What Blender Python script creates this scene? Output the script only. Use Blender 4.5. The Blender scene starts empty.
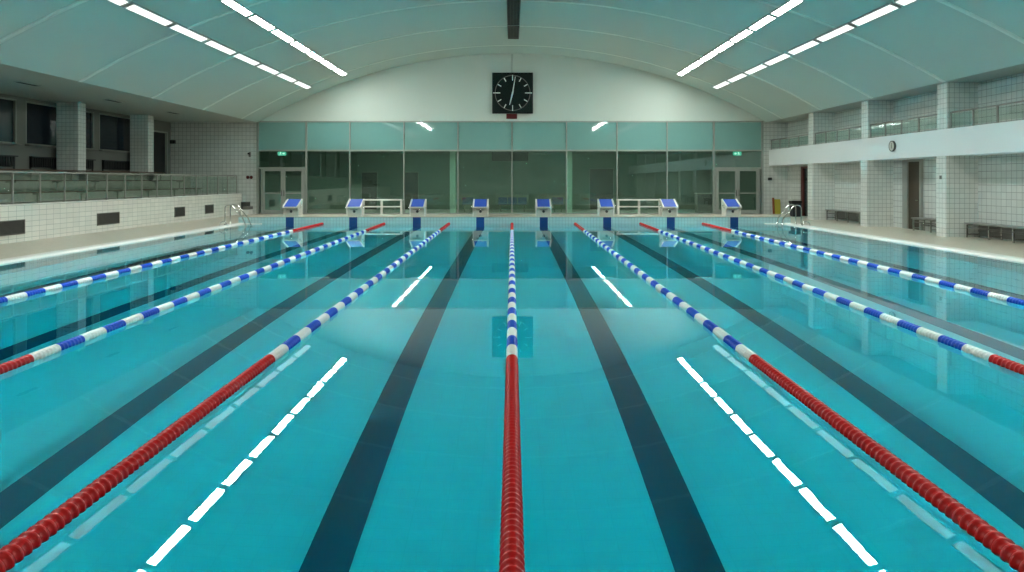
import bpy, bmesh, math, random
from mathutils import Vector, Matrix
random.seed(4)
PI = math.pi
S = bpy.context.scene
COL = S.collection
F = 682.7           # focal length in pixels of the 1024 px wide frame
CH = 1.733          # eye height above the water

# ------------------------------------------------------------------ materials
def new_mat(name):
    m = bpy.data.materials.new(name); m.use_nodes = True
    nt = m.node_tree
    for n in list(nt.nodes): nt.nodes.remove(n)
    out = nt.nodes.new('ShaderNodeOutputMaterial')
    return m, nt, out

def srgb(r, g, b):
    def f(c):
        c /= 255.0
        return c/12.92 if c <= 0.04045 else ((c+0.055)/1.055)**2.4
    return (f(r), f(g), f(b), 1.0)

def principled(nt, out, color=(.8, .8, .8, 1), rough=.5, metal=0.0, spec=.5):
    p = nt.nodes.new('ShaderNodeBsdfPrincipled')
    p.inputs['Base Color'].default_value = color
    p.inputs['Roughness'].default_value = rough
    p.inputs['Metallic'].default_value = metal
    p.inputs['Specular IOR Level'].default_value = spec
    nt.links.new(p.outputs[0], out.inputs[0])
    return p

def plain(name, color, rough=.5, metal=0.0, spec=.5, var=.05, scale=3.0, bump=0.0):
    """painted / moulded / metal surface with a slight procedural unevenness"""
    m, nt, out = new_mat(name)
    p = principled(nt, out, color, rough, metal, spec)
    tc = nt.nodes.new('ShaderNodeTexCoord')
    nz = nt.nodes.new('ShaderNodeTexNoise'); nz.inputs['Scale'].default_value = scale
    nz.inputs['Detail'].default_value = 4
    nt.links.new(tc.outputs['Object'], nz.inputs['Vector'])
    mx = nt.nodes.new('ShaderNodeMix'); mx.data_type = 'RGBA'
    mx.inputs[6].default_value = tuple(c*(1-var) for c in color[:3]) + (1,)
    mx.inputs[7].default_value = tuple(min(1, c*(1+var)) for c in color[:3]) + (1,)
    nt.links.new(nz.outputs['Fac'], mx.inputs[0])
    nt.links.new(mx.outputs[2], p.inputs['Base Color'])
    if bump:
        b = nt.nodes.new('ShaderNodeBump'); b.inputs['Strength'].default_value = bump
        b.inputs['Distance'].default_value = .01
        nt.links.new(nz.outputs['Fac'], b.inputs['Height']); nt.links.new(b.outputs[0], p.inputs['Normal'])
    return m

def math_node(nt, op, a, b=None, c=None):
    n = nt.nodes.new('ShaderNodeMath'); n.operation = op
    for i, v in enumerate((a, b, c)):
        if v is None: continue
        if isinstance(v, (int, float)): n.inputs[i].default_value = v
        else: nt.links.new(v, n.inputs[i])
    return n.outputs[0]

def tile(name, color, grout, w, h, mortar=.006, rough=.25, floor=False, var=.04, spec=.5, extra=None):
    """square-set tiles; walls map along the wall and up, floors map x / y"""
    m, nt, out = new_mat(name)
    p = principled(nt, out, color, rough, 0, spec)
    tc = nt.nodes.new('ShaderNodeTexCoord')
    sp = nt.nodes.new('ShaderNodeSeparateXYZ'); nt.links.new(tc.outputs['Object'], sp.inputs[0])
    X, Y, Z = sp.outputs
    cb = nt.nodes.new('ShaderNodeCombineXYZ')
    if floor:
        nt.links.new(X, cb.inputs[0]); nt.links.new(Y, cb.inputs[1])
    else:
        g = nt.nodes.new('ShaderNodeNewGeometry')
        sn = nt.nodes.new('ShaderNodeSeparateXYZ'); nt.links.new(g.outputs['True Normal'], sn.inputs[0])
        nx = math_node(nt, 'ABSOLUTE', sn.outputs[0]); ny = math_node(nt, 'ABSOLUTE', sn.outputs[1])
        u = math_node(nt, 'ADD', math_node(nt, 'MULTIPLY', X, ny), math_node(nt, 'MULTIPLY', Y, nx))
        nt.links.new(u, cb.inputs[0]); nt.links.new(Z, cb.inputs[1])
    br = nt.nodes.new('ShaderNodeTexBrick')
    br.offset = 0; br.squash = 1
    br.inputs['Scale'].default_value = 1
    br.inputs['Brick Width'].default_value = w
    br.inputs['Row Height'].default_value = h
    br.inputs['Mortar Size'].default_value = mortar
    br.inputs['Mortar Smooth'].default_value = .1
    br.inputs['Color1'].default_value = tuple(c*(1-var) for c in color[:3]) + (1,)
    br.inputs['Color2'].default_value = tuple(min(1, c*(1+var)) for c in color[:3]) + (1,)
    br.inputs['Mortar'].default_value = grout
    nt.links.new(cb.outputs[0], br.inputs['Vector'])
    colout = br.outputs['Color']
    if extra: colout = extra(nt, X, Y, Z, colout)
    nt.links.new(colout, p.inputs['Base Color'])
    return m

def lane_marks(dark, xmax, half, sp_=2.5):
    """dark tiles laid in the surface at the middle of each 2.5 m lane"""
    def f(nt, X, Y, Z, col):
        fr = math_node(nt, 'FRACT', math_node(nt, 'DIVIDE', X, sp_))
        d = math_node(nt, 'MULTIPLY', math_node(nt, 'ABSOLUTE', math_node(nt, 'SUBTRACT', fr, .5)), sp_)
        on = math_node(nt, 'LESS_THAN', d, half)
        on = math_node(nt, 'MULTIPLY', on, math_node(nt, 'LESS_THAN', math_node(nt, 'ABSOLUTE', X), xmax))
        mx = nt.nodes.new('ShaderNodeMix'); mx.data_type = 'RGBA'
        nt.links.new(on, mx.inputs[0]); nt.links.new(col, mx.inputs[6]); mx.inputs[7].default_value = dark
        return mx.outputs[2]
    return f

def emissive(name, color, strength):
    m, nt, out = new_mat(name)
    e = nt.nodes.new('ShaderNodeEmission'); e.inputs[0].default_value = color; e.inputs[1].default_value = strength
    nt.links.new(e.outputs[0], out.inputs[0])
    return m

def glass(name, tint, refl=1.45, boost=1.0, film=0.0):
    """thin architectural glass: tinted see-through with a Fresnel mirror"""
    m, nt, out = new_mat(name)
    tr = nt.nodes.new('ShaderNodeBsdfTransparent'); tr.inputs[0].default_value = tint
    gl = nt.nodes.new('ShaderNodeBsdfGlossy'); gl.inputs['Roughness'].default_value = .0
    gl.inputs['Color'].default_value = (.85, 1, .97, 1)
    fr = nt.nodes.new('ShaderNodeFresnel'); fr.inputs['IOR'].default_value = refl
    ge = nt.nodes.new('ShaderNodeNewGeometry')     # both faces of a thin pane reflect like an air-to-glass face
    ior = math_node(nt, 'ADD', refl, math_node(nt, 'MULTIPLY', ge.outputs['Backfacing'], 1/refl-refl))
    nt.links.new(ior, fr.inputs['IOR'])
    f = math_node(nt, 'MINIMUM', math_node(nt, 'MULTIPLY', fr.outputs[0], boost), 1.0)
    mx = nt.nodes.new('ShaderNodeMixShader')
    nt.links.new(f, mx.inputs[0]); nt.links.new(tr.outputs[0], mx.inputs[1]); nt.links.new(gl.outputs[0], mx.inputs[2])
    last = mx.outputs[0]
    if film:
        df = nt.nodes.new('ShaderNodeBsdfDiffuse'); df.inputs[0].default_value = (.62, .74, .66, 1)
        tl = nt.nodes.new('ShaderNodeBsdfTranslucent'); tl.inputs[0].default_value = (.62, .74, .66, 1)
        m2 = nt.nodes.new('ShaderNodeMixShader'); nt.links.new(df.outputs[0], m2.inputs[1]); nt.links.new(tl.outputs[0], m2.inputs[2])
        m3 = nt.nodes.new('ShaderNodeMixShader'); m3.inputs[0].default_value = film
        nt.links.new(last, m3.inputs[1]); nt.links.new(m2.outputs[0], m3.inputs[2]); last = m3.outputs[0]
    nt.links.new(last, out.inputs[0])
    return m

M = {}
M['white_tile'] = tile('white_wall_tile', srgb(226, 222, 212), srgb(176, 176, 168), .30, .15, .006)
M['square_tile'] = tile('square_wall_tile', srgb(208, 211, 205), srgb(146, 149, 143), .2, .2, .007)
M['pier_tile'] = tile('pier_wall_tile', srgb(222, 225, 219), srgb(150, 156, 151), .15, .15, .005)
M['deck'] = tile('deck_floor_tile', srgb(198, 190, 172), srgb(176, 168, 152), .1, .1, .004, rough=.35, floor=True, var=.05)
M['pool_floor'] = tile('pool_floor_tile', (.57, .73, .77, 1), (.54, .70, .74, 1), .25, .125, .004, rough=.5, floor=True,
                       var=.01, extra=lane_marks((.02, .05, .11, 1), 10.2, .165))
M['pool_wall'] = tile('pool_wall_tile', srgb(150, 196, 196), srgb(118, 150, 152), .125, .125, .006, rough=.3, var=.02)
M['pool_end'] = tile('pool_end_tile', srgb(180, 212, 212), srgb(140, 172, 174), .125, .125, .006, rough=.3,
                     var=.02, extra=lane_marks(srgb(12, 66, 130), 10.0, .16, 2.53))
M['coping'] = plain('white_coping', srgb(228, 226, 220), .35)
M['plaster'] = plain('painted_gable', srgb(208, 216, 207), .7, var=.015, scale=.6)
M['balcony'] = plain('painted_balcony', srgb(228, 230, 230), .6, var=.015, scale=.8)
M['ceiling'] = plain('painted_vault', srgb(194, 206, 199), .6, var=.025, scale=.35)
M['seam'] = plain('vault_seam', srgb(226, 234, 226), .6, var=.02)
M['soffit'] = plain('painted_soffit', srgb(172, 176, 168), .6, var=.02, scale=.5)
M['concrete'] = plain('grey_concrete', srgb(158, 160, 148), .75, var=.06)
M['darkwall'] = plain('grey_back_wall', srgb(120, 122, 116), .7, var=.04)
M['blind'] = plain('dark_blind_glass', srgb(38, 48, 56), .12, var=.08)
M['wood'] = plain('brown_bench_wood', srgb(84, 62, 46), .5, var=.15, scale=9)
M['steel'] = plain('brushed_steel', srgb(190, 190, 184), .22, metal=1.0, var=.03)
M['chrome'] = plain('polished_steel', srgb(215, 215, 212), .1, metal=1.0, var=.02)
M['alu'] = plain('grey_window_frame', srgb(158, 164, 156), .45, metal=.35, var=.03)
M['black'] = plain('black_plastic', srgb(20, 22, 24), .4, var=.1)
M['rail_metal'] = plain('satin_rail_metal', srgb(158, 158, 150), .4, metal=.3, var=.03)
M['grille'] = plain('grey_grille_metal', srgb(112, 110, 104), .5, metal=.4, var=.05)
M['grille_dark'] = plain('grille_shadow_gap', srgb(62, 64, 62), .7)
M['block_white'] = plain('block_fibreglass', srgb(226, 224, 214), .35, var=.02)
M['block_front'] = plain('block_front_panel', srgb(196, 192, 178), .45, var=.03)
M['block_blue'] = plain('block_blue_tread', srgb(36, 78, 176), .55, var=.1, scale=40, bump=.3)
M['float_red'] = plain('red_float', srgb(208, 14, 14), .42, var=.08, scale=12)
M['float_white'] = plain('white_float', srgb(244, 244, 240), .35, var=.03)
M['float_blue'] = plain('blue_float', srgb(10, 78, 206), .35, var=.08)
M['dial'] = plain('clock_dark_face', srgb(9, 28, 27), .25, var=.05)
M['dial_white'] = plain('clock_marks', srgb(224, 230, 224), .5)
M['maroon'] = plain('dark_red_display', srgb(84, 14, 18), .3)
M['teal_panel'] = plain('teal_glass_panel', srgb(128, 176, 170), .03, var=.02, spec=.5)
M['teal_panel'].node_tree.nodes['Principled BSDF'].inputs['IOR'].default_value = 2.3
M['brown_door'] = plain('brown_door', srgb(62, 52, 38), .45, var=.1)
M['red_frame'] = plain('dark_red_frame', srgb(92, 34, 30), .5)
M['door_glass'] = plain('dark_teal_door_glass', srgb(30, 52, 52), .08)
M['bin'] = plain('charcoal_bin', srgb(40, 44, 50), .5)
M['yellow'] = plain('yellow_board', srgb(178, 170, 60), .5)
M['orange'] = plain('orange_edge', srgb(130, 70, 34), .5)
M['bench_grey'] = plain('grey_bench', srgb(130, 130, 124), .45, var=.05)
M['bench_white'] = plain('white_bench', srgb(224, 224, 216), .4)
M['blue_seat'] = plain('blue_seat', srgb(24, 88, 140), .5)
M['room'] = plain('corridor_wall', srgb(126, 150, 138), .7)
M['pale_column'] = plain('pale_column', srgb(205, 222, 212), .6)
M['lens'] = plain('lamp_housing', srgb(170, 176, 172), .4)
M['light_bright'] = emissive('lamp_bright', (.93, 1, .95, 1), 84.0)
M['light_soft'] = emissive('lamp_soft', (.95, 1, .96, 1), 1.4)
M['fill_corridor'] = emissive('corridor_fill_glow', (.9, 1, .95, 1), 1.6)  # glow of the added fill lights in the corridor
M['exit_green'] = emissive('exit_green', srgb(84, 200, 160), .9)
M['exit_white'] = emissive('exit_white', srgb(200, 250, 230), 1.1)
M['glass_low'] = glass('window_glass', (.78, .92, .85, 1), 1.5, 3.0, .02)
M['glass_rail'] = glass('balustrade_glass', (.93, .97, .94, 1), 1.45, 1.0, .035)

def water_mat():
    m, nt, out = new_mat('pool_water')
    g = nt.nodes.new('ShaderNodeBsdfGlass'); g.inputs['IOR'].default_value = 1.333
    g.inputs['Roughness'].default_value = 0.0
    g.inputs['Color'].default_value = (1, 1, 1, 1)
    nt.links.new(g.outputs[0], out.inputs['Surface'])
    ab = nt.nodes.new('ShaderNodeVolumeAbsorption')
    ab.inputs['Color'].default_value = (0.0, .955, .985, 1)
    ab.inputs['Density'].default_value = 1.0
    nt.links.new(ab.outputs[0], out.inputs['Volume'])
    tc = nt.nodes.new('ShaderNodeTexCoord')
    mp = nt.nodes.new('ShaderNodeMapping'); mp.inputs['Scale'].default_value = (1.0, .7, 1)
    nt.links.new(tc.outputs['Object'], mp.inputs[0])
    nz = nt.nodes.new('ShaderNodeTexNoise'); nz.inputs['Scale'].default_value = 4.5; nz.inputs['Detail'].default_value = 2
    nt.links.new(mp.outputs[0], nz.inputs['Vector'])
    b = nt.nodes.new('ShaderNodeBump'); b.inputs['Strength'].default_value = 1.0
    b.inputs['Distance'].default_value = .0002
    nt.links.new(nz.outputs['Fac'], b.inputs['Height']); nt.links.new(b.outputs[0], g.inputs['Normal'])
    return m
M['water'] = water_mat()

# ------------------------------------------------------------------ mesh helpers
def bx(bm, x0, x1, y0, y1, z0, z1, mi=0, mat=None):
    vs = [bm.verts.new((x, y, z)) for x in (x0, x1) for y in (y0, y1) for z in (z0, z1)]
    if mat is not None:
        for v in vs: v.co = mat @ v.co
    for q in ((0, 1, 3, 2), (4, 6, 7, 5), (0, 4, 5, 1), (2, 3, 7, 6), (0, 2, 6, 4), (1, 5, 7, 3)):
        f = bm.faces.new([vs[i] for i in q]); f.material_index = mi

def box(*a, bev=0.0):
    bm = bmesh.new(); bx(bm, *a)
    if bev: bevel(bm, bev)
    return bm

def bevel(bm, w, seg=2):
    bmesh.ops.remove_doubles(bm, verts=bm.verts, dist=1e-5)
    bmesh.ops.bevel(bm, geom=list(bm.edges), offset=w, segments=seg, affect='EDGES', profile=.5)

def prism(bm, pts, axis, a, b, mi=0):
    """extrude an outline along an axis; pts are the two remaining coordinates in x,y,z order"""
    def co(p, t):
        return {'x': (t, p[0], p[1]), 'y': (p[0], t, p[1]), 'z': (p[0], p[1], t)}[axis]
    v0 = [bm.verts.new(co(p, a)) for p in pts]; v1 = [bm.verts.new(co(p, b)) for p in pts]
    n = len(pts)
    f = bm.faces.new(v0); f.material_index = mi
    f = bm.faces.new(list(reversed(v1))); f.material_index = mi
    for i in range(n):
        f = bm.faces.new((v0[i], v0[(i+1) % n], v1[(i+1) % n], v1[i])); f.material_index = mi
    bmesh.ops.recalc_face_normals(bm, faces=bm.faces)

def tube(bm, pts, r, n=10, cap=True):
    pts = [Vector(p) for p in pts]
    rings = []
    for i, p in enumerate(pts):
        if i == 0: d = pts[1]-pts[0]
        elif i == len(pts)-1: d = pts[-1]-pts[-2]
        else: d = (pts[i+1]-p).normalized() + (p-pts[i-1]).normalized()
        d.normalize()
        up = Vector((0, 1, 0)) if abs(d.y) < .9 else Vector((1, 0, 0))
        s = d.cross(up).normalized(); t = s.cross(d).normalized()
        rings.append([bm.verts.new(p + s*(r*math.cos(2*PI*k/n)) + t*(r*math.sin(2*PI*k/n))) for k in range(n)])
    for a, b in zip(rings, rings[1:]):
        for k in range(n):
            f = bm.faces.new((a[k], a[(k+1) % n], b[(k+1) % n], b[k])); f.smooth = True
    if cap:
        bm.faces.new(rings[0]); bm.faces.new(list(reversed(rings[-1])))
    bmesh.ops.recalc_face_normals(bm, faces=bm.faces)

def lathe(bm, prof, axis='y', n=20, smooth=True, c=(0, 0, 0)):
    rings = []
    for r, t in prof:
        ring = []
        for k in range(n):
            a = 2*PI*k/n; u, v = r*math.cos(a), r*math.sin(a)
            co = {'y': (u, t, v), 'z': (u, v, t), 'x': (t, u, v)}[axis]
            ring.append(bm.verts.new(Vector(co)+Vector(c)))
        rings.append(ring)
    for a, b in zip(rings, rings[1:]):
        for k in range(n):
            f = bm.faces.new((a[k], a[(k+1) % n], b[(k+1) % n], b[k])); f.smooth = smooth
    bm.faces.new(rings[0]); bm.faces.new(list(reversed(rings[-1])))
    bmesh.ops.recalc_face_normals(bm, faces=bm.faces)

def arc(cx, cz, r, a0, a1, n):
    return [(cx + r*math.cos(a0+(a1-a0)*i/n), cz + r*math.sin(a0+(a1-a0)*i/n)) for i in range(n+1)]

def obj(name, bm, mat, parent=None, label=None, recalc=True):
    if recalc: bmesh.ops.recalc_face_normals(bm, faces=bm.faces)
    me = bpy.data.meshes.new(name); bm.to_mesh(me); bm.free()
    for m in (mat if isinstance(mat, (list, tuple)) else [mat]): me.materials.append(M[m])
    o = bpy.data.objects.new(name, me); COL.objects.link(o)
    if parent: o.parent = parent
    if label: o['label'] = label
    return o

def struct(name, bm, mat, parent=None):
    o = obj(name, bm, mat, parent)
    if parent is None: o['kind'] = 'structure'
    return o

def tag(o, label, cat, group=None):
    o['label'] = label; o['category'] = cat
    if group: o['group'] = group
    return o

def thing(name, label, cat, loc=(0, 0, 0), rz=0, group=None):
    o = bpy.data.objects.new(name, None); COL.objects.link(o)
    o.location = loc; o.rotation_euler = (0, 0, rz); o.empty_display_size = .2
    return tag(o, label, cat, group)

def copy_tree(o, loc=None, rz=None, label=None, parent=None):
    c = o.copy(); COL.objects.link(c)
    if parent is not None: c.parent = parent
    if loc is not None: c.location = loc
    if rz is not None: c.rotation_euler = (0, 0, rz)
    if label: c['label'] = label
    for ch in list(o.children): copy_tree(ch, parent=c)
    return c

ORD = ['first', 'second', 'third', 'fourth', 'fifth', 'sixth', 'seventh', 'eighth', 'ninth', 'tenth',
       'eleventh', 'twelfth', 'thirteenth', 'fourteenth', 'fifteenth', 'sixteenth']

# ------------------------------------------------------------------ key dimensions (metres)
PX0, PX1 = -10.6, 10.8        # pool sides
PY0, PY1 = 2.2, 27.2          # pool ends
DEP = -1.8
DZ = .05                      # side decks
EZ = .30                      # raised end platform
GY = 34.4                     # glazed end wall
BY = -7.0                     # wall behind the camera
LW, RW = -17.2, 13.9          # back walls of gallery / niches
VX = 12.8                     # vault springing
SZ = 4.66                     # soffit height
AZ = 8.13                     # apex
VR = (VX*VX + (AZ-SZ)**2) / (2*(AZ-SZ)); VC = AZ - VR
def vz(x): return VC + math.sqrt(VR*VR - x*x)
def gx(px): return (px-512)*GY/F
def gz(py): return CH + (180.5-py)*GY/F

# ------------------------------------------------------------------ pool basin
struct('floor_1', box(PX0-.3, PX1+.3, PY0-.3, PY1+.3, DEP-.2, DEP), 'pool_floor')
struct('wall_pool_left', box(PX0-.3, PX0, PY0-.3, PY1, DEP, -.06), 'pool_wall')
struct('wall_pool_right', box(PX1, PX1+.3, PY0-.3, PY1, DEP, -.06), 'pool_wall')
struct('wall_pool_near', box(PX0, PX1, PY0-.3, PY0, DEP, EZ-.04), 'pool_wall')
struct('wall_pool_far', box(PX0-.3, PX1+.3, PY1, PY1+.3, DEP, EZ-.03), 'pool_end')
bm = bmesh.new()
vs = [bm.verts.new((x, y, z)) for x in (PX0-.01, PX1+.01) for y in (PY0-.01, PY1+.01) for z in (DEP-.02, 0)]
for q in ((0, 1, 3, 2), (4, 6, 7, 5), (0, 4, 5, 1), (2, 3, 7, 6), (0, 2, 6, 4), (1, 5, 7, 3)):
    bm.faces.new([vs[i] for i in q])
w = obj('pool_water', bm, 'water'); w['kind'] = 'structure'

# white overflow coping along both long sides
for nm, x, sgn in (('trim_coping_left', PX0, -1), ('trim_coping_right', PX1, 1)):
    bm = bmesh.new()
    pts = [(x, -.07), (x, .0), (x+sgn*.03, .035), (x+sgn*.08, .05), (x+sgn*.30, .055), (x+sgn*.30, -.07)]
    prism(bm, pts, 'y', PY0-.3, PY1+.02)
    struct(nm, bm, 'coping')
for nm, a, b in (('trim_return_left', PX0, PX0+.65), ('trim_return_right', PX1-.75, PX1)):
    struct(nm, box(a, b, PY1-.12, PY1+.0, -.06, .03, bev=.01), 'coping')
# end platforms and decks
bm = bmesh.new(); bx(bm, PX0-.15, PX1+.15, PY1-.02, PY1+1.3, EZ-.03, EZ)
bx(bm, PX0-.15, PX1+.15, PY1+.3, PY1+1.3, .0, EZ-.03)
struct('floor_2', bm, 'deck')
struct('floor_3', box(PX0-.15, PX1+.15, BY, PY0+.02, -.04+.0, EZ), 'deck')
bm = bmesh.new()
bx(bm, -13.6, PX0-.3, BY, PY1, -.1, DZ)
bx(bm, PX1+.3, 13.95, BY, PY1, -.1, DZ)
bx(bm, -13.6, 13.95, PY1+.3, GY, -.1, DZ-.01)
bx(bm, -13.6, PX0-.29, PY1, PY1+.3, -.1, DZ)
bx(bm, PX1+.29, 13.95, PY1, PY1+.3, -.1, DZ)
struct('floor_4', bm, 'deck')

# ------------------------------------------------------------------ vault, soffits, gable
N = 48
a1 = math.asin(VX/VR)
inner = [(VR*math.sin(-a1+2*a1*i/N), VC+VR*math.cos(-a1+2*a1*i/N)) for i in range(N+1)]
outer = [(x*1.006, z+.18) for x, z in inner]
bm = bmesh.new()
for i in range(N):
    q = [inner[i], inner[i+1], outer[i+1], outer[i]]
    a = [bm.verts.new((p[0], BY, p[1])) for p in q]; b = [bm.verts.new((p[0], GY+.3, p[1])) for p in q]
    for k in (0, 2):
        f = bm.faces.new((a[k], a[(k+1) % 4], b[(k+1) % 4], b[k])); f.smooth = True
bmesh.ops.remove_doubles(bm, verts=bm.verts, dist=1e-4)
struct('ceiling', bm, 'ceiling')
ys = [32.3-4.03*k for k in range(10)]
for i, y in enumerate(ys):
    bm = bmesh.new()
    lo = [(p[0]*.9985, p[1]-.012) for p in inner]
    hi = [(p[0], p[1]+.02) for p in inner]
    for k in range(N):
        q = [lo[k], lo[k+1], hi[k+1], hi[k]]
        a = [bm.verts.new((p[0], y-.08, p[1])) for p in q]; b = [bm.verts.new((p[0], y+.08, p[1])) for p in q]
        bm.faces.new(a); bm.faces.new(list(reversed(b)))
        f = bm.faces.new((a[0], a[1], b[1], b[0])); f.smooth = True
    bmesh.ops.remove_doubles(bm, verts=bm.verts, dist=1e-4)
    struct('trim_%d' % (i+1), bm, 'seam')
struct('ceiling_soffit_left', box(LW-.2, -VX, BY, GY+.3, SZ, SZ+.2), 'soffit')
struct('ceiling_soffit_right', box(VX, RW+.2, BY, GY+.3, SZ, SZ+.2), 'soffit')

# end wall: tiled sides, plastered gable over the glazing
gl, gr = gx(258), gx(762)
GT = gz(121)
bm = bmesh.new(); bx(bm, LW-.2, gl, GY, GY+.3, -.1, SZ)
struct('wall_far_left', bm, 'square_tile')
bm = bmesh.new(); bx(bm, gr, RW+.2, GY, GY+.3, -.1, SZ)
struct('wall_far_right', bm, 'square_tile')
bm = bmesh.new()
pts = [(x, z+.02) for x, z in inner]
prism(bm, [(-VX, GT), *pts, (VX, GT)], 'y', GY-.02, GY+.3)
struct('wall_far_gable', bm, 'plaster')
# rear wall, behind the photographer
bm = bmesh.new(); prism(bm, [(LW, -.1), (LW, SZ), *pts, (RW, SZ), (RW, -.1)], 'y', BY-.3, BY)
struct('wall_near', bm, 'plaster')

# ------------------------------------------------------------------ glazed screen
win = bpy.data.objects.new('window_1', None); COL.objects.link(win); win['kind'] = 'structure'
MX = [258, 306.5, 350, 404, 458, 512, 566.5, 617, 667, 713.5, 762]
TZ = gz(150.5); DTZ = gz(168.5); SILL = .10
for i, px in enumerate(MX):
    x = gx(px); w_ = .05 if 0 < i < 10 else .06
    hw = w_*(.9 if i in (1, 9, 0, 10) else .55)
    obj('mullion', box(x-hw, x+hw, GY-.07, GY+.07, DZ, GT), 'alu', win)
for i in range(10):
    a, b = gx(MX[i])+.045, gx(MX[i+1])-.045
    obj('transom', box(a-.02, b+.02, GY-.05, GY+.05, TZ-.04, TZ+.04), 'alu', win)
    obj('transom', box(a-.02, b+.02, GY-.05, GY+.05, GT-.07, GT), 'alu', win)
    obj('upper_panel', box(a-.01, b+.01, GY-.012, GY+.012, TZ+.03, GT-.05), 'teal_panel', win)
    if i in (0, 9):
        obj('transom', box(a-.02, b+.02, GY-.05, GY+.05, DTZ-.02, DTZ+.06), 'alu', win)
        bm = box(a, b, GY-.006, GY+.006, DTZ+.05, TZ-.03)
        obj('glass_pane', bm, 'glass_low', win)
    else:
        obj('transom', box(a-.02, b+.02, GY-.06, GY+.06, DZ, SILL), 'alu', win)
        obj('glass_pane', box(a, b, GY-.006, GY+.006, SILL-.01, TZ-.03), 'glass_low', win)

def double_door(name, x0, x1):
    d = bpy.data.objects.new(name, None); COL.objects.link(d); d['kind'] = 'structure'
    xm = (x0+x1)/2
    bm = bmesh.new()
    for a, b in ((x0, x0+.06), (x1-.06, x1)): bx(bm, a, b, GY-.06, GY+.06, DZ, DTZ-.02)
    bx(bm, x0, x1, GY-.06, GY+.06, DZ-.005, DZ+.03)
    obj('door_frame', bm, 'alu', d)
    for a, b, hs in ((x0+.07, xm-.01, -1), (xm+.01, x1-.07, 1)):
        bm = bmesh.new()
        st = .105
        bx(bm, a, a+st, GY-.04, GY+.03, DZ+.035, DTZ-.03); bx(bm, b-st, b, GY-.04, GY+.03, DZ+.035, DTZ-.03)
        bx(bm, a+st, b-st, GY-.04, GY+.03, DZ+.035, DZ+.2); bx(bm, a+st, b-st, GY-.04, GY+.03, DTZ-.13, DTZ-.03)
        bx(bm, a+st, b-st, GY-.035, GY+.025, 1.07, 1.12)
        leaf = obj('door_leaf', bm, 'alu', d)
        obj('glass_pane', box(a+st-.01, b-st+.01, GY-.006, GY+.006, DZ+.18, DTZ-.11), 'glass_low', leaf)
        hx = (b-.05) if hs < 0 else (a+.05)
        bm = bmesh.new(); tube(bm, [(hx, GY-.09, .95), (hx, GY-.09, 1.25)], .014)
        tube(bm, [(hx, GY-.09, .98), (hx, GY-.03, .98)], .01); tube(bm, [(hx, GY-.09, 1.22), (hx, GY-.03, 1.22)], .01)
        obj('door_handle', bm, 'black', leaf)
double_door('door_1', gx(261.5), gx(305))
double_door('door_2', gx(715), gx(759.5))

# exit signs hung on the glazing above both doors
def exit_sign(px, label, flip):
    x = gx(px); z = gz(153.8)
    t = thing('exit_sign', label, 'exit sign', (x, GY-.1, z-.09))
    obj('sign_case', box(-.2, .2, -.03, .03, 0, .19, bev=.008), 'exit_green', t)
    bm = bmesh.new()
    s = flip
    # running figure
    lathe(bm, [(.018, -.034), (.018, -.031)], 'y', 10, False, c=(-.045*s, 0, .155))
    def bar(p, q, w_):
        p = Vector((p[0]*s, p[1])); q = Vector((q[0]*s, q[1])); d = (q-p).normalized(); nn = Vector((-d.y, d.x))*w_
        v = [bm.verts.new((c_.x, -.0325, c_.y)) for c_ in (p+nn, q+nn, q-nn, p-nn)]; bm.faces.new(v)
    bar((-.05, .135), (-.065, .085), .013); bar((-.065, .09), (-.035, .06), .009); bar((-.035, .06), (-.04, .025), .008)
    bar((-.065, .09), (-.095, .06), .009); bar((-.095, .06), (-.125, .055), .008)
    bar((-.05, .13), (-.02, .105), .007); bar((-.05, .13), (-.085, .12), .007)
    obj('running_figure', bm, 'exit_white', t, 'white running figure')
    bm = bmesh.new()
    def bar2(p, q, w_):
        p = Vector((p[0]*s, p[1])); q = Vector((q[0]*s, q[1])); d = (q-p).normalized(); nn = Vector((-d.y, d.x))*w_
        v = [bm.verts.new((c_.x, -.0325, c_.y)) for c_ in (p+nn, q+nn, q-nn, p-nn)]; bm.faces.new(v)
    bar2((.03, .095), (.14, .095), .012); bar2((.10, .14), (.145, .093), .012); bar2((.10, .05), (.145, .097), .012)
    obj('arrow', bm, 'exit_white', t, 'white arrow')
exit_sign(282.5, 'green lit exit sign above the left glass double doors', 1)
exit_sign(736.7, 'green lit exit sign above the right glass double doors', -1)

# ------------------------------------------------------------------ corridor behind the glass
RY = 40.0
bm = bmesh.new()
bx(bm, gl-.5, gr+.5, RY, RY+.2, 0, 3.6)
bx(bm, gl-.7, gl-.5, GY+.3, RY+.2, 0, 3.6); bx(bm, gr+.5, gr+.7, GY+.3, RY+.2, 0, 3.6)
struct('wall_corridor', bm, 'room')
struct('ceiling_corridor', box(gl-.7, gr+.7, GY+.06, RY+.2, 3.3, 3.5), 'room')
struct('floor_5', box(gl-.7, gr+.7, GY, RY+.2, -.1, DZ-.01), 'deck')
for i, px in enumerate((453, 569)):
    x = (px-512)*35.3/F
    struct('trim_%d' % (20+i), box(x-.15, x+.15, 35.1, 35.5, DZ-.01, 3.3, bev=.01), 'pale_column')
for i, px in enumerate((320, 420, 604, 704)):  # fill lights added out of view behind the transom to brighten the corridor
    x = (px-512)*35.15/F
    t = thing('added_corridor_fill', 'added unseen fill light on the corridor ceiling behind the glass, %s from the left' % ORD[i], 'ceiling light', (x, 35.15, 3.3))
    obj('lamp_housing', box(-.5, .5, -.12, .12, -.03, 0, bev=.005), 'lens', t)
    obj('diffuser', box(-.47, .47, -.09, .09, -.04, -.028), 'fill_corridor', t)
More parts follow.
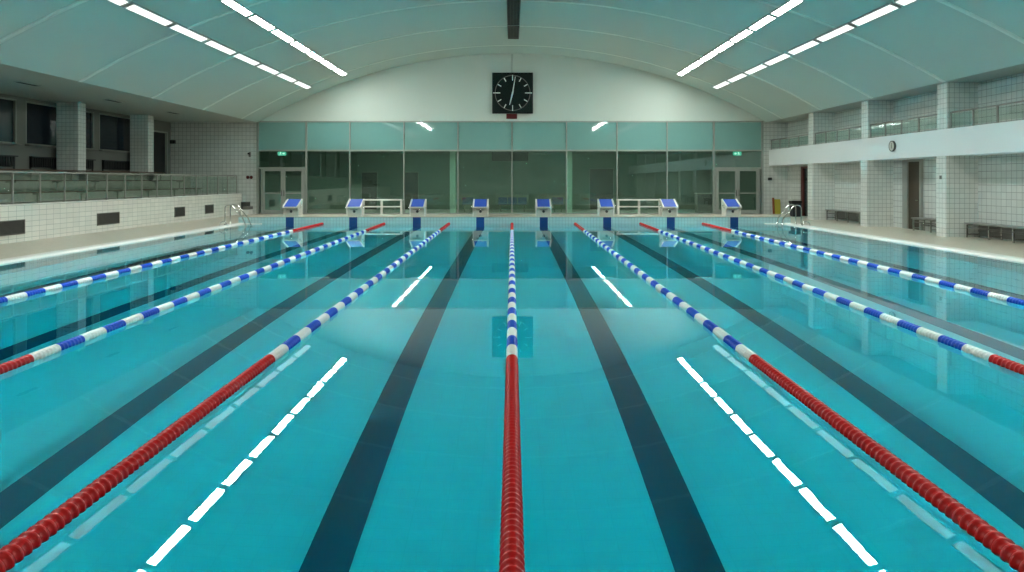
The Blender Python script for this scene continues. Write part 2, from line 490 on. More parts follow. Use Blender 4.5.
def corridor_bench(px0, px1, label):
    y = 37.0; x0, x1 = (px0-512)*y/F, (px1-512)*y/F
    t = thing('seat_row', label, 'seat', ((x0+x1)/2, y, DZ-.01)); h = (x1-x0)/2
    n = max(1, round(2*h/.55)); w_ = 2*h/n
    bm = bmesh.new()
    for k in range(n):
        a = -h+k*w_
        bx(bm, a+.02, a+w_-.02, -.25, .2, .40, .45); bx(bm, a+.02, a+w_-.02, .17, .22, .45, .78)
    obj('seat', bm, 'blue_seat', t)
    bm = bmesh.new(); bx(bm, -h, h, -.03, .03, .34, .40)
    for xx in (-h+.15, h-.15): bx(bm, xx-.03, xx+.03, -.2, .2, 0, .03); bx(bm, xx-.025, xx+.025, -.025, .025, .03, .34)
    obj('seat_frame', bm, 'steel', t)
corridor_bench(462, 474, 'blue corridor seats behind the glass, just right of the left pale column')
corridor_bench(498, 527, 'long row of blue corridor seats behind the glass, below the poolside clock')
corridor_bench(552, 564, 'blue corridor seats behind the glass, just left of the right pale column')
t = thing('wall_screen', 'dark flat screen hanging in the corridor behind the glass, below the clock', 'screen', ((510-512)*37.5/F, 37.5, 2.8))
obj('screen_case', box(-1.0, 1.0, -.04, .04, 0, .5, bev=.01), 'black', t)
bm = bmesh.new(); tube(bm, [(-.6, 0, .49), (-.6, 0, .515)], .015); tube(bm, [(.6, 0, .49), (.6, 0, .515)], .015)
obj('hanger', bm, 'steel', t)
def dark_opening(name, px0, px1, zt):
    x0, x1 = (px0-512)*RY/F, (px1-512)*RY/F
    d = bpy.data.objects.new(name, None); COL.objects.link(d); d['kind'] = 'structure'
    bm = bmesh.new(); bx(bm, x0-.06, x0, RY-.04, RY, DZ-.01, zt+.06); bx(bm, x1, x1+.06, RY-.04, RY, DZ-.01, zt+.06)
    bx(bm, x0, x1, RY-.04, RY, zt, zt+.06)
    obj('door_frame', bm, 'alu', d)
    obj('door_leaf', box(x0, x1, RY-.025, RY, DZ-.01, zt), 'black', d)
dark_opening('door_3', 405, 418, 2.2)
dark_opening('door_4', 590, 613, 2.4)
dark_opening('door_5', 362, 377, 2.2)

# ------------------------------------------------------------------ big wall clock
cxp, cyp = 512.6, 93.4
t = thing('wall_clock', 'large square black clock with white ticks on the gable', 'clock', (gx(cxp), GY-.02, gz(cyp)))
h = 20.35*GY/F
obj('clock_case', box(-h, h, -.16, 0, -h, h, bev=.012), 'dial', t)
bm = bmesh.new()
R0 = 17.4*GY/F
n = 72
for k in range(n):
    a, b = 2*PI*k/n, 2*PI*(k+1)/n
    v = [bm.verts.new((r*math.cos(q), -.165, r*math.sin(q))) for r, q in ((R0-.018, a), (R0-.018, b), (R0+.018, b), (R0+.018, a))]
    bm.faces.new(v)
obj('dial_ring', bm, 'grille', t, 'thin grey minute ring')
for k in range(12):
    a = PI/2 - 2*PI*k/12
    L0 = .66 if k % 3 else .62
    L1 = .86 if k % 3 else (.90 if k in (0, 6) else .98)
    m_ = Matrix.Rotation(-(a), 4, 'Y')
    bm = bmesh.new(); bx(bm, L0*1.0, L1, -.172, -.158, -.022, .022, mat=m_)
    obj('hour_mark', bm, 'dial_white', t)
def hand(name, deg, L, w_, back, y):
    a = PI/2 - math.radians(deg)
    bm = bmesh.new()
    pts = [(-back, -w_*.6), (0, -w_), (L, -w_*.45), (L, w_*.45), (0, w_), (-back, w_*.6)]
    prism(bm, pts, 'y', y-.006, y)
    bmesh.ops.transform(bm, matrix=Matrix.Rotation(-a, 4, 'Y'), verts=bm.verts)
    obj(name, bm, 'dial_white', t)
hand('minute_hand', 9.5, .83, .03, .12, -.185)
hand('hour_hand', 194, .62, .042, .12, -.175)
bm = bmesh.new(); lathe(bm, [(.04, -.2), (.04, -.16)], 'y', 16); obj('hub', bm, 'dial_white', t)
t = thing('timing_display', 'small dark red digital display right below the big clock', 'display', (gx(511.7), GY-.02, gz(119)))
obj('display_case', box(-.27, .27, -.1, 0, 0, .25, bev=.01), 'maroon', t)
obj('display_window', box(-.23, .23, -.104, -.1, .04, .21), 'maroon', t)
bm = bmesh.new(); tube(bm, [(0, GY-.035, gz(72.5)), (0, GY-.035, vz(0)-.02)], .012, 8)
tag(obj('clock_cable', bm, 'alu'), 'thin grey cable running from the vault down to the big clock', 'cable')

# ------------------------------------------------------------------ ceiling strip lights
FL = 2.22
FLS = (2.22, 1.97)
def make_light(kind):
    o = bpy.data.objects.new('ceiling_light', None); COL.objects.link(o); o.empty_display_size = .2
    h = FLS[kind]/2-.045; dw = (.12, .105)[kind]; ec = (.06, .085)[kind]
    bm = bmesh.new(); bx(bm, -.14, .14, -h, h, -.06, .0)
    bx(bm, -.14, -dw-.002, -h, h, -.1, -.06); bx(bm, dw+.002, .14, -h, h, -.1, -.06)
    obj('lamp_housing', bm, 'lens', o)
    obj('diffuser', box(-dw, dw, -h+ec, h-ec, -.095, -.05), 'light_bright' if kind else 'light_soft', o, 'glowing white diffuser')
    for a_, b_ in ((-h-.001, -h+ec), (h-ec, h+.001)):
        obj('end_cap', box(-.141, .141, a_, b_, -.108, -.04), 'lens', o)
    return o
proto = {0: make_light(0), 1: make_light(1)}
used = {0: False, 1: False}
for side in (-1, 1):
    for kind, X in ((0, 9.72), (1, 8.03)):
        for k in range((15, 16)[kind]):
            y = 32.7 - FLS[kind]*(k+.5)
            z = vz(X) + .04
            tilt = math.asin(X/VR)*side
            o = proto[kind] if not used[kind] else copy_tree(proto[kind]); used[kind] = True
            o.location = (side*X, y, z); o.rotation_euler = (0, tilt, 0)
            rw = '%s row on the %s' % (('outer', 'inner')[kind], 'left' if side < 0 else 'right')
            tag(o, 'white strip light, %s from the glazed end, vault %s' % (ORD[k], rw), 'ceiling light',
                'strip lights in the ' + rw)

# air grilles at the crown of the vault
def crown_grille(y0, y1, label, dark):
    t = thing('ceiling_grille', label, 'air grille', (0.06, (y0+y1)/2, AZ-.02)); h = (y1-y0)/2
    bm = bmesh.new(); w_ = .25
    bx(bm, -w_, -w_+.03, -h, h, -.06, 0); bx(bm, w_-.03, w_, -h, h, -.06, 0)
    bx(bm, -w_, w_, -h, -h+.03, -.06, 0); bx(bm, -w_, w_, h-.03, h, -.06, 0)
    for k in range(1, 4): bx(bm, -w_+k*.125-.006, -w_+k*.125+.006, -h, h, -.05, 0)
    for k in range(1, int(2*h/.14)): bx(bm, -w_, w_, -h+k*.14-.006, -h+k*.14+.006, -.045, 0)
    obj('grille_frame', bm, 'grille', t)
    obj('backing', box(-w_+.01, w_-.01, -h+.01, h-.01, -.02, -.005), dark, t)
crown_grille(28.15, 30.5, 'short pale grey air grille at the vault crown nearest the clock', 'grille')
for k, (a, b) in enumerate(((23.8, 27.8), (19.7, 23.7), (15.6, 19.6))):
    crown_grille(a, b, ['long dark air grille at the vault crown, just before the pale one',
                        'long dark air grille at the vault crown, cut by the top of the photo',
                        'third long dark air grille at the vault crown, overhead'][k], 'grille_dark')

# ------------------------------------------------------------------ left gallery
GX = -13.5; GTZ = 1.06
struct('wall_left', box(GX-.25, GX, BY, 34.1, -.1, GTZ), 'white_tile')
struct('trim_30', box(GX-.28, GX+.02, BY, 34.12, GTZ, GTZ+.03), 'coping')
# stepped tiers
bm = bmesh.new()
bx(bm, LW, GX-.25, BY, GY, -.1, 1.0)
bx(bm, LW, -14.7, BY, 31.0, 1.0, 1.35)
bx(bm, LW, -15.5, BY, 31.0, 1.35, 1.70)
bx(bm, LW, -16.2, BY, GY, 1.0, 2.05)
struct('floor_6', bm, 'concrete')
def tier_bench(x, z, y0, y1, label):
    t = thing('tier_bench', label, 'bench', (x, (y0+y1)/2, z)); h = (y1-y0)/2
    bm = bmesh.new()
    for k in range(3): bx(bm, -.18+k*.125, -.18+k*.125+.11, -h, h, .36, .40)
    obj('seat', bm, 'wood', t)
    n = int(2*h/2)
    for k in range(n+1):
        yy = -h+.1+(2*h-.2)*k/n; bm = bmesh.new()
        bx(bm, -.15, .16, yy-.02, yy+.02, .32, .36); bx(bm, -.02, .03, yy-.02, yy+.02, 0, .32)
        obj('bench_support', bm, 'concrete', t)
tier_bench(-14.15, 1.0, 12, 30.8, 'brown slatted bench in the lowest tier behind the left glass railing')
tier_bench(-14.95, 1.35, 12, 30.8, 'brown slatted bench in the middle tier of the left gallery')
tier_bench(-15.8, 1.70, 12, 30.8, 'brown slatted bench in the top tier, in front of the tiled columns')
# back wall with windows
bm = bmesh.new()
zb, zt = 3.0, 4.55
spans = [(33.2-4.5*k-4.0, 33.2-4.5*k-.5) for k in range(9)]
spans = [(28.45, 31.9), (24.15, 28.1), (19.75, 23.7), (15.3, 19.3), (10.9, 14.9), (6.5, 10.5), (2.1, 6.1), (-2.3, 1.7)]
bx(bm, LW-.2, LW, BY, 32.5, -.1, zb); bx(bm, LW-.2, LW, 34.05, GY, -.1, zb); bx(bm, LW-.2, LW, 32.5, 34.05, -.1, 2.05); bx(bm, LW-.2, LW, BY, GY, zt, SZ)
prev = 32.5
for a, b in spans:
    bx(bm, LW-.2, LW, b, prev, zb, zt); prev = a
bx(bm, LW-.2, LW, BY, prev, zb, zt); bx(bm, LW-.2, LW, 34.05, GY, zb, zt)
bx(bm, LW-.2, LW, 32.5, 34.05, 4.12, zt)
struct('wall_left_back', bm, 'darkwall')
for i, (a, b) in enumerate(spans[:5]):
    d = bpy.data.objects.new('window_%d' % (i+2), None); COL.objects.link(d); d['kind'] = 'structure'
    obj('window_glass', box(LW-.1, LW-.08, a, b, zb, zt), 'blind', d)
    bm = bmesh.new()
    bx(bm, LW-.12, LW+.0, a, a+.05, zb, zt); bx(bm, LW-.12, LW+.0, b-.05, b, zb, zt)
    bx(bm, LW-.12, LW, a, b, zt-.05, zt); bx(bm, LW-.12, LW, a, b, zb, zb+.05)
    obj('window_frame', bm, 'alu', d)
    obj('window_sill', box(LW-.1, LW+.16, a-.05, b+.05, zb-.03, zb+.005), 'bench_grey', d)
    if i < 4:
        t = thing('radiator', 'dark wall radiator under the %s gallery window from the far door' % ORD[i], 'radiator', (LW, (a+b)/2, 2.05))
        hh = (b-a)/2-.15; bm = bmesh.new()
        n = int(2*hh/.12)
        for k in range(n): bx(bm, .05, .13, -hh+k*.12, -hh+k*.12+.08, .16, .50)
        obj('fins', bm, 'black', t)
        bm = bmesh.new(); bx(bm, .03, .15, -hh-.03, hh+.03, .50, .54); bx(bm, .03, .06, -hh, -hh+.05, .0, .5); bx(bm, .03, .06, hh-.05, hh, 0, .5)
        bx(bm, 0, .05, -hh+.2, -hh+.25, .3, .34); bx(bm, 0, .05, hh-.25, hh-.2, .3, .34)
        obj('top_cover', bm, 'black', t)
d = bpy.data.objects.new('door_6', None); COL.objects.link(d); d['kind'] = 'structure'
obj('door_leaf', box(LW-.12, LW-.08, 32.55, 34.0, 2.05, 4.1), 'black', d)
bm = bmesh.new(); bx(bm, LW-.14, LW+.03, 33.99, 34.06, 2.05, 4.14); bx(bm, LW-.14, LW+.03, 32.48, 32.55, 2.05, 4.14); bx(bm, LW-.14, LW+.03, 32.48, 34.06, 4.09, 4.15)
obj('door_frame', bm, 'alu', d)
# gallery columns
for k in range(7):
    y = 25.48+4.9*(1-k)
    bm = bmesh.new(); bx(bm, -17.0, -16.2, y, y+.48, 2.05 if False else 1.0, SZ)
    struct('wall_gallery_column_%d' % (k+1), bm, 'pier_tile')

def balustrade(name, label, x, z0, z1, posts, railx=0.0, ends=True, cat='railing'):
    t = thing(name, label, cat, (x, posts[0], z0))
    H = z1-z0
    for y in posts:
        bm = bmesh.new(); bx(bm, -.02, .02, y-posts[0]-.02, y-posts[0]+.02, 0, H-.02)
        bx(bm, -.05, .05, y-posts[0]-.05, y-posts[0]+.05, 0, .012)
        obj('post', bm, 'rail_metal', t)
    for a, b in zip(posts, posts[1:]):
        a, b = sorted((a, b))
        obj('glass_panel', box(-.005, .005, a-posts[0]+.05, b-posts[0]-.05, .07, H-.06), 'glass_rail', t)
    bm = bmesh.new(); lo, hi = min(posts)-posts[0], max(posts)-posts[0]
    tube(bm, [(0, lo-.03, H), (0, hi+.03, H)], .024, 12)
    obj('handrail', bm, 'rail_metal', t)
    return t
balustrade('glass_balustrade', 'long glass railing with steel posts on the white tiled gallery wall at left', GX-.12, GTZ+.03, 1.96,
           [33.78-1.083*k for k in range(20)])

# wall grilles under the gallery
def wall_grille(y0, y1, label):
    z0, z1 = .26, .66
    t = thing('wall_grille', label, 'vent grille', (GX, (y0+y1)/2, z0)); h = (y1-y0)/2; H = z1-z0
    bm = bmesh.new()
    for q in ((-h, -h+.03, 0, H), (h-.03, h, 0, H), (-h, h, 0, .03), (-h, h, H-.03, H)): bx(bm, 0, .025, q[0], q[1], q[2], q[3])
    obj('frame', bm, 'grille', t)
    bm = bmesh.new()
    for k in range(int((H-.06)/.03)):
        zz = .035+k*.03
        prism(bm, [(.002, zz), (.018, zz+.012), (.018, zz+.017), (.002, zz+.005)], 'y', -h+.03, h-.03)
    obj('louvres', bm, 'grille', t)
    obj('backing', box(-.0, .003, -h+.02, h-.02, .02, H-.02), 'grille_dark', t)
wall_grille(17.65, 18.9, 'wide grey vent grille cut by the left edge of the photo')
wall_grille(22.2, 23.45, 'wide grey vent grille, second from the left in the white tiled wall')
wall_grille(27.3, 28.15, 'small grey vent grille, third from the left in the white tiled wall')
wall_grille(30.0, 30.85, 'small grey vent grille nearest the far end of the white tiled wall')

# soffit lamps (unlit slots)
for k, (x, y) in enumerate(((-14.6, 20.6), (-14.6, 25.0), (-14.6, 29.4))):
    t = thing('soffit_lamp', 'slim unlit lamp recessed in the left soffit, %s' % ['nearest the camera', 'second from the camera', 'nearest the far wall'][k], 'lamp', (x, y, SZ))
    obj('lamp_trim', box(-.12, .12, -.45, .45, -.02, .0, bev=.004), 'lens', t)
    obj('lamp_slot', box(-.08, .08, -.41, .41, -.026, -.018), 'grille_dark', t)

# ------------------------------------------------------------------ right niches and balcony
FX = 12.95
piers = [29.42-4.53*k for k in range(8)]
struct('wall_right', box(RW, RW+.2, BY, GY, -.1, SZ), 'square_tile')
for i, y in enumerate(piers):
    bm = bmesh.new(); bx(bm, FX, RW, y, y+.48, -.05, 2.48); bx(bm, FX+.03, RW, y, y+.48, 3.0, SZ)
    struct('wall_right_pier_%d' % (i+1), bm, 'pier_tile')
bm = bmesh.new()
bx(bm, FX, FX+.14, BY, GY, 2.47, 3.27); bx(bm, FX+.14, RW, BY, GY, 2.47, 2.75)
struct('floor_balcony', bm, 'balcony')
edges = [GY] + piers
for i in range(6):
    hi = (GY if i == 0 else piers[i-1]) - .06; lo = piers[i]+.48+.08
    n = 4
    ps = [hi-(hi-lo)*k/n for k in range(n+1)]
    nm = ['between the far wall and the first upper pier', 'between the first and second upper piers',
          'between the second and third upper piers', 'cut by the right edge of the photo, beyond the third upper pier',
          'in the fifth bay from the far wall, right of the photo', 'in the sixth bay from the far wall, right of the photo'][i]
    balustrade('glass_balustrade', 'glass balcony railing ' + nm, FX+.1, 3.27, 3.76, ps)

def wall_bench(y0, y1, label, mat='bench_grey', panel=True):
    t = thing('wall_bench', label, 'bench', (RW-.24, (y0+y1)/2, DZ)); h = (y1-y0)/2
    bm = bmesh.new()
    for k in range(4): bx(bm, -.22+k*.115, -.22+k*.115+.10, -h, h, .40, .44)
    obj('seat', bm, mat, t)
    n = max(2, round(2*h/1.0)+1)
    for k in range(n):
        yy = -h+.08+(2*h-.16)*k/(n-1)
        bm = bmesh.new(); bx(bm, -.20, -.16, yy-.02, yy+.02, 0, .40); bx(bm, .16, .20, yy-.02, yy+.02, 0, .40)
        bx(bm, -.16, .16, yy-.02, yy+.02, .36, .40); bx(bm, -.16, .16, yy-.015, yy+.015, .08, .11)
        obj('leg_frame', bm, 'steel', t)
    bm = bmesh.new(); bx(bm, .12, .15, -h+.1, h-.1, .18, .22); bx(bm, -.20, -.18, -h+.1, h-.1, .28, .31)
    obj('stretcher', bm, 'grille', t)
    if panel: obj('heater_panel', box(.17, .22, -h+.1, h-.1, .04, .36), 'grille', t)
wall_bench(26.4, 29.3, 'grey bench in the niche between the two farthest white piers')
wall_bench(20.95, 23.0, 'short grey bench beside the brown door in the right niche', panel=False)
wall_bench(16.4, 20.3, 'long grey bench at the right edge of the photo')

# brown door in second bay
d = bpy.data.objects.new('door_7', None); COL.objects.link(d); d['kind'] = 'structure'
obj('door_leaf', box(RW-.05, RW, 23.14, 23.84, DZ, 2.38), 'brown_door', d)
bm = bmesh.new(); bx(bm, RW-.10, RW, 23.84, 24.15, DZ, 2.45); bx(bm, RW-.10, RW, 23.06, 23.14, DZ, 2.45); bx(bm, RW-.10, RW, 23.14, 23.84, 2.38, 2.45)
obj('door_frame', bm, 'rail_metal', d)
bm = bmesh.new(); bx(bm, RW-.1, RW-.05, 23.2, 23.24, 1.05, 1.07); bx(bm, RW-.11, RW-.09, 23.2, 23.34, 1.05, 1.07)
obj('door_handle', bm, 'steel', d)
# far door
d = bpy.data.objects.new('door_8', None); COL.objects.link(d); d['kind'] = 'structure'
obj('door_leaf', box(RW-.05, RW, 31.35, 32.35, DZ, 2.3), 'door_glass', d)
bm = bmesh.new(); bx(bm, RW-.12, RW, 32.35, 32.6, DZ, 2.4); bx(bm, RW-.12, RW, 31.25, 31.35, DZ, 2.4); bx(bm, RW-.12, RW, 31.35, 32.35, 2.3, 2.4)
obj('door_frame', bm, 'red_frame', d)
bm = bmesh.new(); bx(bm, RW-.1, RW-.05, 31.5, 31.54, 1.05, 1.07); bx(bm, RW-.11, RW-.09, 31.5, 31.66, 1.05, 1.07)
obj('door_handle', bm, 'black', d)

# round clock on the balcony front
t = thing('round_clock', 'small round grey clock on the white balcony front', 'clock', (FX, 23.2, 2.9))
bm = bmesh.new(); lathe(bm, [(.18, 0), (.185, -.02), (.185, -.05), (.16, -.06), (.155, -.045)], 'x', 32); obj('clock_rim', bm, 'grille_dark', t)
bm = bmesh.new(); lathe(bm, [(.155, -.046), (.155, -.052)], 'x', 32, False); obj('clock_face', bm, 'block_front', t)
bm = bmesh.new(); bx(bm, -.058, -.053, -.008, .008, -.02, .11); obj('minute_hand', bm, 'black', t)
bm = bmesh.new(); bx(bm, -.058, -.053, -.01, .01, -.08, .02); obj('hour_hand', bm, 'black', t)

# small sign on pier B
def plate(name, label, cat, x, y, z, w_, h_, axis, mat, depth=.03):
    if axis == 'x': bm = box(x-depth, x, y-w_/2, y+w_/2, z-h_/2, z+h_/2, bev=.004)
    else: bm = box(x-w_/2, x+w_/2, y-depth, y, z-h_/2, z+h_/2, bev=.004)
    return tag(obj(name, bm, mat), label, cat)
plate('wall_plate', 'small grey plate on the front of the nearest white tiled pier', 'sign', FX, 20.62, 1.83, .1, .11, 'x', 'grille', .012)
t = thing('loudspeaker', 'small black loudspeaker high on the tiled wall in the left gallery corner', 'loudspeaker', ((173.5-512)*GY/F, GY, gz(142)))
obj('speaker_box', box(-.12, .12, -.14, 0, -.09, .09, bev=.01), 'black', t)
bm = bmesh.new(); lathe(bm, [(.06, -.145), (.06, -.139)], 'y', 16, False); obj('speaker_cone', bm, 'grille_dark', t)
t = thing('loudspeaker', 'small black loudspeaker on the tiled wall under the balcony end', 'loudspeaker', ((769.5-512)*GY/F, GY, gz(179)))
obj('speaker_box', box(-.09, .09, -.1, 0, -.07, .07, bev=.01), 'black', t)
bm = bmesh.new(); lathe(bm, [(.05, -.105), (.05, -.099)], 'y', 16, False); obj('speaker_cone', bm, 'grille_dark', t)
for i, (px, lab) in enumerate(((247.8, 'left'), (251.3, 'right'))):
    t = thing('alarm_button', 'round dark red alarm on the tiled wall, %s one of the pair beside the glazing' % lab, 'alarm', (gx(px), GY, gz(177.3)))
    bm = bmesh.new(); lathe(bm, [(.075, 0), (.075, -.03), (.06, -.05), (.02, -.055)], 'y', 20); obj('alarm_dome', bm, 'maroon', t)
    bm = bmesh.new(); lathe(bm, [(.085, 0), (.085, -.012)], 'y', 20, False); obj('alarm_base', bm, 'black', t)
t = thing('wall_telephone', 'small dark wall device above the pair of red alarms', 'wall device', (gx(250), GY, gz(154.5)))
obj('device_body', box(-.05, .05, -.06, 0, -.12, .12, bev=.008), 'grille', t)
obj('device_head', box(-.1, .02, -.08, -.02, .0, .09, bev=.008), 'black', t)

# dark portable steps by the end of the gallery wall
t = thing('portable_steps', 'small dark grey steps against the far tiled wall beside the left ladder', 'steps', (gx(248.6), GY-.02, DZ-.01))
obj('plinth', box(-.2, .2, -.5, -.02, 0, .27, bev=.01), 'coping', t)
obj('tread', box(-.19, .10, -.46, -.02, .27, .60, bev=.01), 'grille_dark', t)
obj('tread', box(-.05, .24, -.62, -.02, .25, .40, bev=.01), 'grille', t)
obj('tread', box(-.2, .11, -.48, -.02, .60, .63, bev=.005), 'grille', t)

# bin and yellow board on the right
t = thing('waste_bin', 'charcoal waste bin standing by the far right door', 'bin', (13.3, 32.05, DZ-.01))
bm = bmesh.new(); prism(bm, [(-.17, 0), (.17, 0), (.21, .64), (-.21, .64)], 'y', -.2, .2); bevel(bm, .02); obj('bin_body', bm, 'bin', t)
bm = bmesh.new(); bx(bm, -.235, .235, -.225, .225, .635, .75); bevel(bm, .025); obj('bin_lid', bm, 'black', t)
t = thing('floor_sign', 'yellow folded board with orange edge leaning on the far right wall', 'sign board', (gx(775.8), GY-.05, DZ-.01))
mt = Matrix.Rotation(math.radians(-6), 4, 'X')
bm = bmesh.new(); bx(bm, -.10, .19, -.12, -.09, .0, .74, mat=mt); bevel(bm, .008); obj('board', bm, 'yellow', t)
bm = bmesh.new(); bx(bm, -.21, -.11, -.13, -.08, .0, .82, mat=mt); bevel(bm, .008); obj('edge_board', bm, 'orange', t, 'orange-brown edge board')

# ------------------------------------------------------------------ starting blocks
def make_block():
    t = bpy.data.objects.new('starting_block', None); COL.objects.link(t); t.empty_display_size = .2
    hw = .29; ft, bt, d = .385, .68, .66
    # white side panels: slanted outlines a little proud of the blue tread
    for s in (-1, 1):
        bm = bmesh.new()
        prism(bm, [(.10, 0), (.56, 0), (.62, bt), (.54, bt+.01), (-.02, ft+.03), (-.04, ft-.06), (.06, ft-.12)], 'x', s*hw-.02, s*hw+.02)
        bevel(bm, .006)
        obj('side_panel', bm, 'block_white', t)
    bm = bmesh.new()
    prism(bm, [(-.05, ft-.04), (.60, bt-.04), (.60, bt-.01), (-.05, ft-.01)], 'x', -hw+.02, hw-.02)
    plat = obj('platform', bm, 'block_white', t)
    bm = bmesh.new()
    prism(bm, [(-.03, ft+.0), (.57, bt-.022), (.57, bt-.008), (-.03, ft+.014)], 'x', -hw+.045, hw-.045)
    obj('tread', bm, 'block_blue', plat, 'blue non-slip tread')
    fp = obj('front_panel', box(-hw+.02, hw-.02, .10, .13, 0, ft-.0, bev=.005), 'block_front', t)
    bm = bmesh.new(); lathe(bm, [(.055, .099), (.055, .094)], 'y', 18, False, c=(0, 0, .19)); obj('number_disc', bm, 'grille_dark', fp, 'small dark disc')
    bm = bmesh.new(); bx(bm, -hw+.02, hw-.02, .53, .56, 0, .62); obj('back_panel', bm, 'block_front', t)
    bm = bmesh.new()
    tube(bm, [(-.15, .12, .27), (-.15, .02, .27), (.15, .02, .27), (.15, .12, .27)], .014, 8)
    obj('backstroke_bar', bm, 'chrome', t)
    for s in (-1, 1):
        bm = bmesh.new(); tube(bm, [(s*(hw+.015), .1, .33), (s*(hw+.07), .1, .33), (s*(hw+.07), .3, .43), (s*(hw+.015), .3, .43)], .012, 8)
        obj('hand_grip', bm, 'chrome', t)
    return t
blk = make_block()
BX = [2.53*(k-3.5) for k in range(8)]
for k, x in enumerate(BX):
    o = blk if k == 0 else copy_tree(blk)
    o.location = (x, PY1+.07, EZ)
    where = ['farthest left, in front of the left glass doors', 'second from the left, beside the left white bench',
             'third from the left', 'fourth from the left, just left of the centre rope', 'fifth from the left, just right of the centre rope',
             'sixth from the left, beside the right white bench', 'seventh from the left', 'farthest right, in front of the right glass doors'][k]
    tag(o, 'white starting block with blue tread, ' + where, 'starting block', 'starting blocks on the far end of the pool')

# ------------------------------------------------------------------ lane ropes
SEC = .405; PIT = SEC/7
def disc_profile(y0, r=.055):
    p = PIT
    return [(r*.74, y0), (r*.80, y0+p*.30), (r*.82, y0+p*.56), (r*1.01, y0+p*.62), (r*1.05, y0+p*.72), (r*1.05, y0+p*.82), (r*1.01, y0+p*.92), (r*.74, y0+p*.97), (r*.74, y0+p)]
def float_mesh(n, y0=0):
    bm = bmesh.new(); prof = []
    for k in range(n): prof += disc_profile(y0+k*PIT)
    lathe(bm, prof, 'y', 20, True)
    return bm
R_Y0, R_A, R_B, R_Y1 = PY0+.12, 6.55, 6.55+41*SEC, PY1-.1
def make_rope():
    t = bpy.data.objects.new('lane_rope', None); COL.objects.link(t); t.empty_display_size = .2
    bm = bmesh.new(); tube(bm, [(0, 0, 0), (0, PY1-PY0, 0)], .008, 6); obj('cable', bm, 'steel', t)
    nd = int((R_A-R_Y0)/PIT)
    base = obj('float_disc', float_mesh(1), 'float_red', t); base.location.y = R_A-PY0-PIT*nd
    for k in range(1, nd):
        c = base.copy(); COL.objects.link(c); c.location.y = R_A-PY0-PIT*(nd-k)
    wb = {}
    for k in range(41):
        kind = 'white' if k % 2 == 0 else 'blue'
        if kind not in wb:
            c = obj('float_section', float_mesh(7), 'float_'+kind, t); c['label'] = kind + ' float section'; wb[kind] = c
        else:
            c = wb[kind].copy(); COL.objects.link(c)
        c.location.y = R_A-PY0+k*SEC
    nn = int((R_Y1-R_B)/PIT)
    c = obj('float_section', float_mesh(nn), 'float_red', t); c.location.y = R_B-PY0; c['label'] = 'red float section at the far end'
    bm = bmesh.new(); lathe(bm, [(.02, 0), (.03, .01), (.03, .06), (.015, .08)], 'y', 12)
    c = obj('wall_anchor', bm, 'black', t); c.location.y = PY1-PY0-.08
    bm = bmesh.new(); lathe(bm, [(.02, 0), (.03, .01), (.03, .06), (.015, .08)], 'y', 12)
    c = obj('wall_anchor', bm, 'black', t)
    return t
rope = make_rope()
names = ['farthest left lane rope, near the white tiled wall', 'second lane rope from the left', 'third lane rope from the left, just left of the centre',
         'centre lane rope running straight ahead under the big clock', 'third lane rope from the right, just right of the centre',
         'second lane rope from the right', 'farthest right lane rope, near the white piers']
RX = [(-7.17, -7.53), (-4.54, -5.08), (-2.285, -2.51), (0, 0), (2.285, 2.51), (4.52, 5.1), (6.95, 7.58)]   # near and far anchors of each rope
for k in range(7):
    o = rope if k == 0 else copy_tree(rope)
    xn, xf = RX[k]
    o.location = (xn, PY0, .012); o.rotation_euler = (0, 0, -math.atan2(xf-xn, PY1-PY0))
    tag(o, 'red, white and blue ' + names[k], 'lane rope', 'lane ropes floating on the pool')

# ------------------------------------------------------------------ ladders
def ladder(name, label, side):
    xe = PX0 if side < 0 else PX1
    t = thing(name, label, 'pool ladder', (xe, 26.05, 0))
    s = side
    q0 = .25 if s < 0 else .13
    for yy in (-.25, .25):
        pts = [(s*q0, yy, DZ), (s*q0, yy, .66)]
        pts += [(s*(q0-.14+.14*math.cos(a)), yy, .66+.14*math.sin(a)) for a in [PI*q/16 for q in range(1, 8)]]
        pts += [(s*(q0-.2), yy, .80), (s*(q0-.3), yy, .75), (s*(q0-.68), yy, .28), (s*-.62, yy, -.15), (s*-.63, yy, -1.0)]
        bm = bmesh.new(); tube(bm, pts, .021, 12); obj('handrail', bm, 'chrome', t)
        bm = bmesh.new(); lathe(bm, [(.05, DZ-.002), (.05, DZ+.015), (.03, DZ+.02)], 'z', 16, c=(s*q0, yy, 0)); obj('flange', bm, 'chrome', t)
    for z in (-.25, -.55, -.85):
        obj('step', box(min(s*-.58, s*-.66), max(s*-.58, s*-.66), -.25, .25, z, z+.03), 'steel', t)
ladder('pool_ladder', 'steel pool ladder at the far left corner of the pool', -1)
ladder('pool_ladder', 'steel pool ladder at the far right corner of the pool', 1)
for s, x, lab in ((-1, PX0-.1, 'left'), (1, PX1+.1, 'right')):
    bm = bmesh.new()
    tube(bm, [(x+.14*math.cos(a), 25.3, .05+.16*math.sin(a)) for a in [PI*q/14 for q in range(15)]], .02, 10)
    tag(obj('grab_hoop', bm, 'chrome'), 'small steel hoop on the %s white coping in front of the ladder' % lab, 'grab hoop')

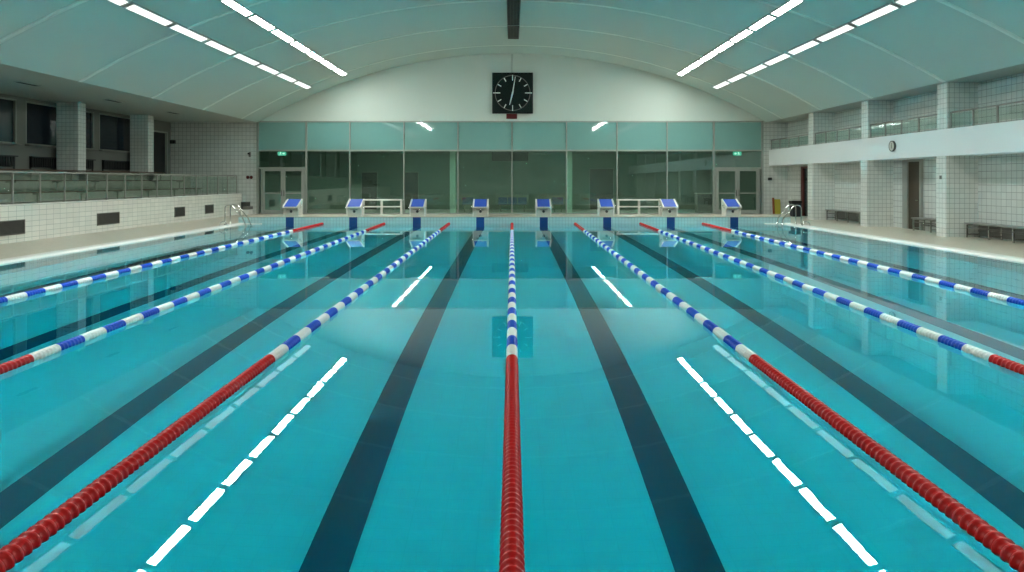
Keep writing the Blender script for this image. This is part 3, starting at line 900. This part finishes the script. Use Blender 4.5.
# ------------------------------------------------------------------ white benches by the glass
def deck_bench(px0, px1, label):
    y = 32.6; x0, x1 = (px0-512)*y/F, (px1-512)*y/F; h = (x1-x0)/2
    t = thing('deck_bench', label, 'bench', ((x0+x1)/2, y, DZ-.01))
    bm = bmesh.new(); bx(bm, -h, h, -.2, .2, .74, .80); bevel(bm, .01); obj('bench_top', bm, 'bench_white', t)
    for sx in (-h+.06, 0, h-.06):
        for sy in (-.16, .16):
            bm = bmesh.new(); bx(bm, sx-.025, sx+.025, sy-.025, sy+.025, 0, .745); obj('leg', bm, 'bench_white', t)
    bm = bmesh.new(); bx(bm, -h+.04, h-.04, -.18, -.14, .42, .47); bx(bm, -h+.04, h-.04, .14, .18, .42, .47); obj('side_rail', bm, 'bench_white', t)
deck_bench(361, 402.5, 'white bench with lower rail before the glass wall, left of the centre')
deck_bench(617, 661, 'white bench with lower rail before the glass wall, right of the centre')

# cabinet seen behind the glass at the right
t = thing('corridor_cabinet', 'grey cabinet behind the glass, left of the right double doors', 'cabinet', ((704-512)*36/F, 36, DZ-.01))
obj('cabinet_body', box(-.42, .42, -.2, .25, .06, 1.0, bev=.01), 'bench_grey', t)
obj('cabinet_door', box(-.39, .39, -.225, -.2, .1, .96, bev=.005), 'grille_dark', t)
obj('cabinet_top', box(-.45, .45, -.24, .27, 1.0, 1.04, bev=.005), 'bench_white', t)
obj('plinth', box(-.4, .4, -.17, .22, 0, .06), 'black', t)

# ------------------------------------------------------------------ camera, world, render settings
cam = bpy.data.cameras.new('camera'); co = bpy.data.objects.new('camera', cam); COL.objects.link(co)
co.location = (0, 0, CH); co.rotation_euler = (PI/2, 0, 0)
cam.sensor_width = 36; cam.lens = F/1024*36
cam.shift_y = -(286-180.5)/1024
cam.clip_end = 200; cam.clip_start = .05
S.camera = co
wd = bpy.data.worlds.new('world'); S.world = wd; wd.use_nodes = True
wd.node_tree.nodes['Background'].inputs[0].default_value = (.5, .6, .62, 1)
wd.node_tree.nodes['Background'].inputs[1].default_value = .0
S.view_settings.view_transform = 'Standard'; S.view_settings.look = 'None'
S.view_settings.gamma = 1; S.view_settings.use_curve_mapping = False
S.view_settings.exposure = 0.0
c = S.cycles
c.use_denoising = True
c.max_bounces = 10; c.diffuse_bounces = 4; c.glossy_bounces = 5; c.transmission_bounces = 8; c.transparent_max_bounces = 12; c.volume_bounces = 0
c.caustics_reflective = True; c.caustics_refractive = True
c.blur_glossy = 0.0
c.sample_clamp_indirect = 0
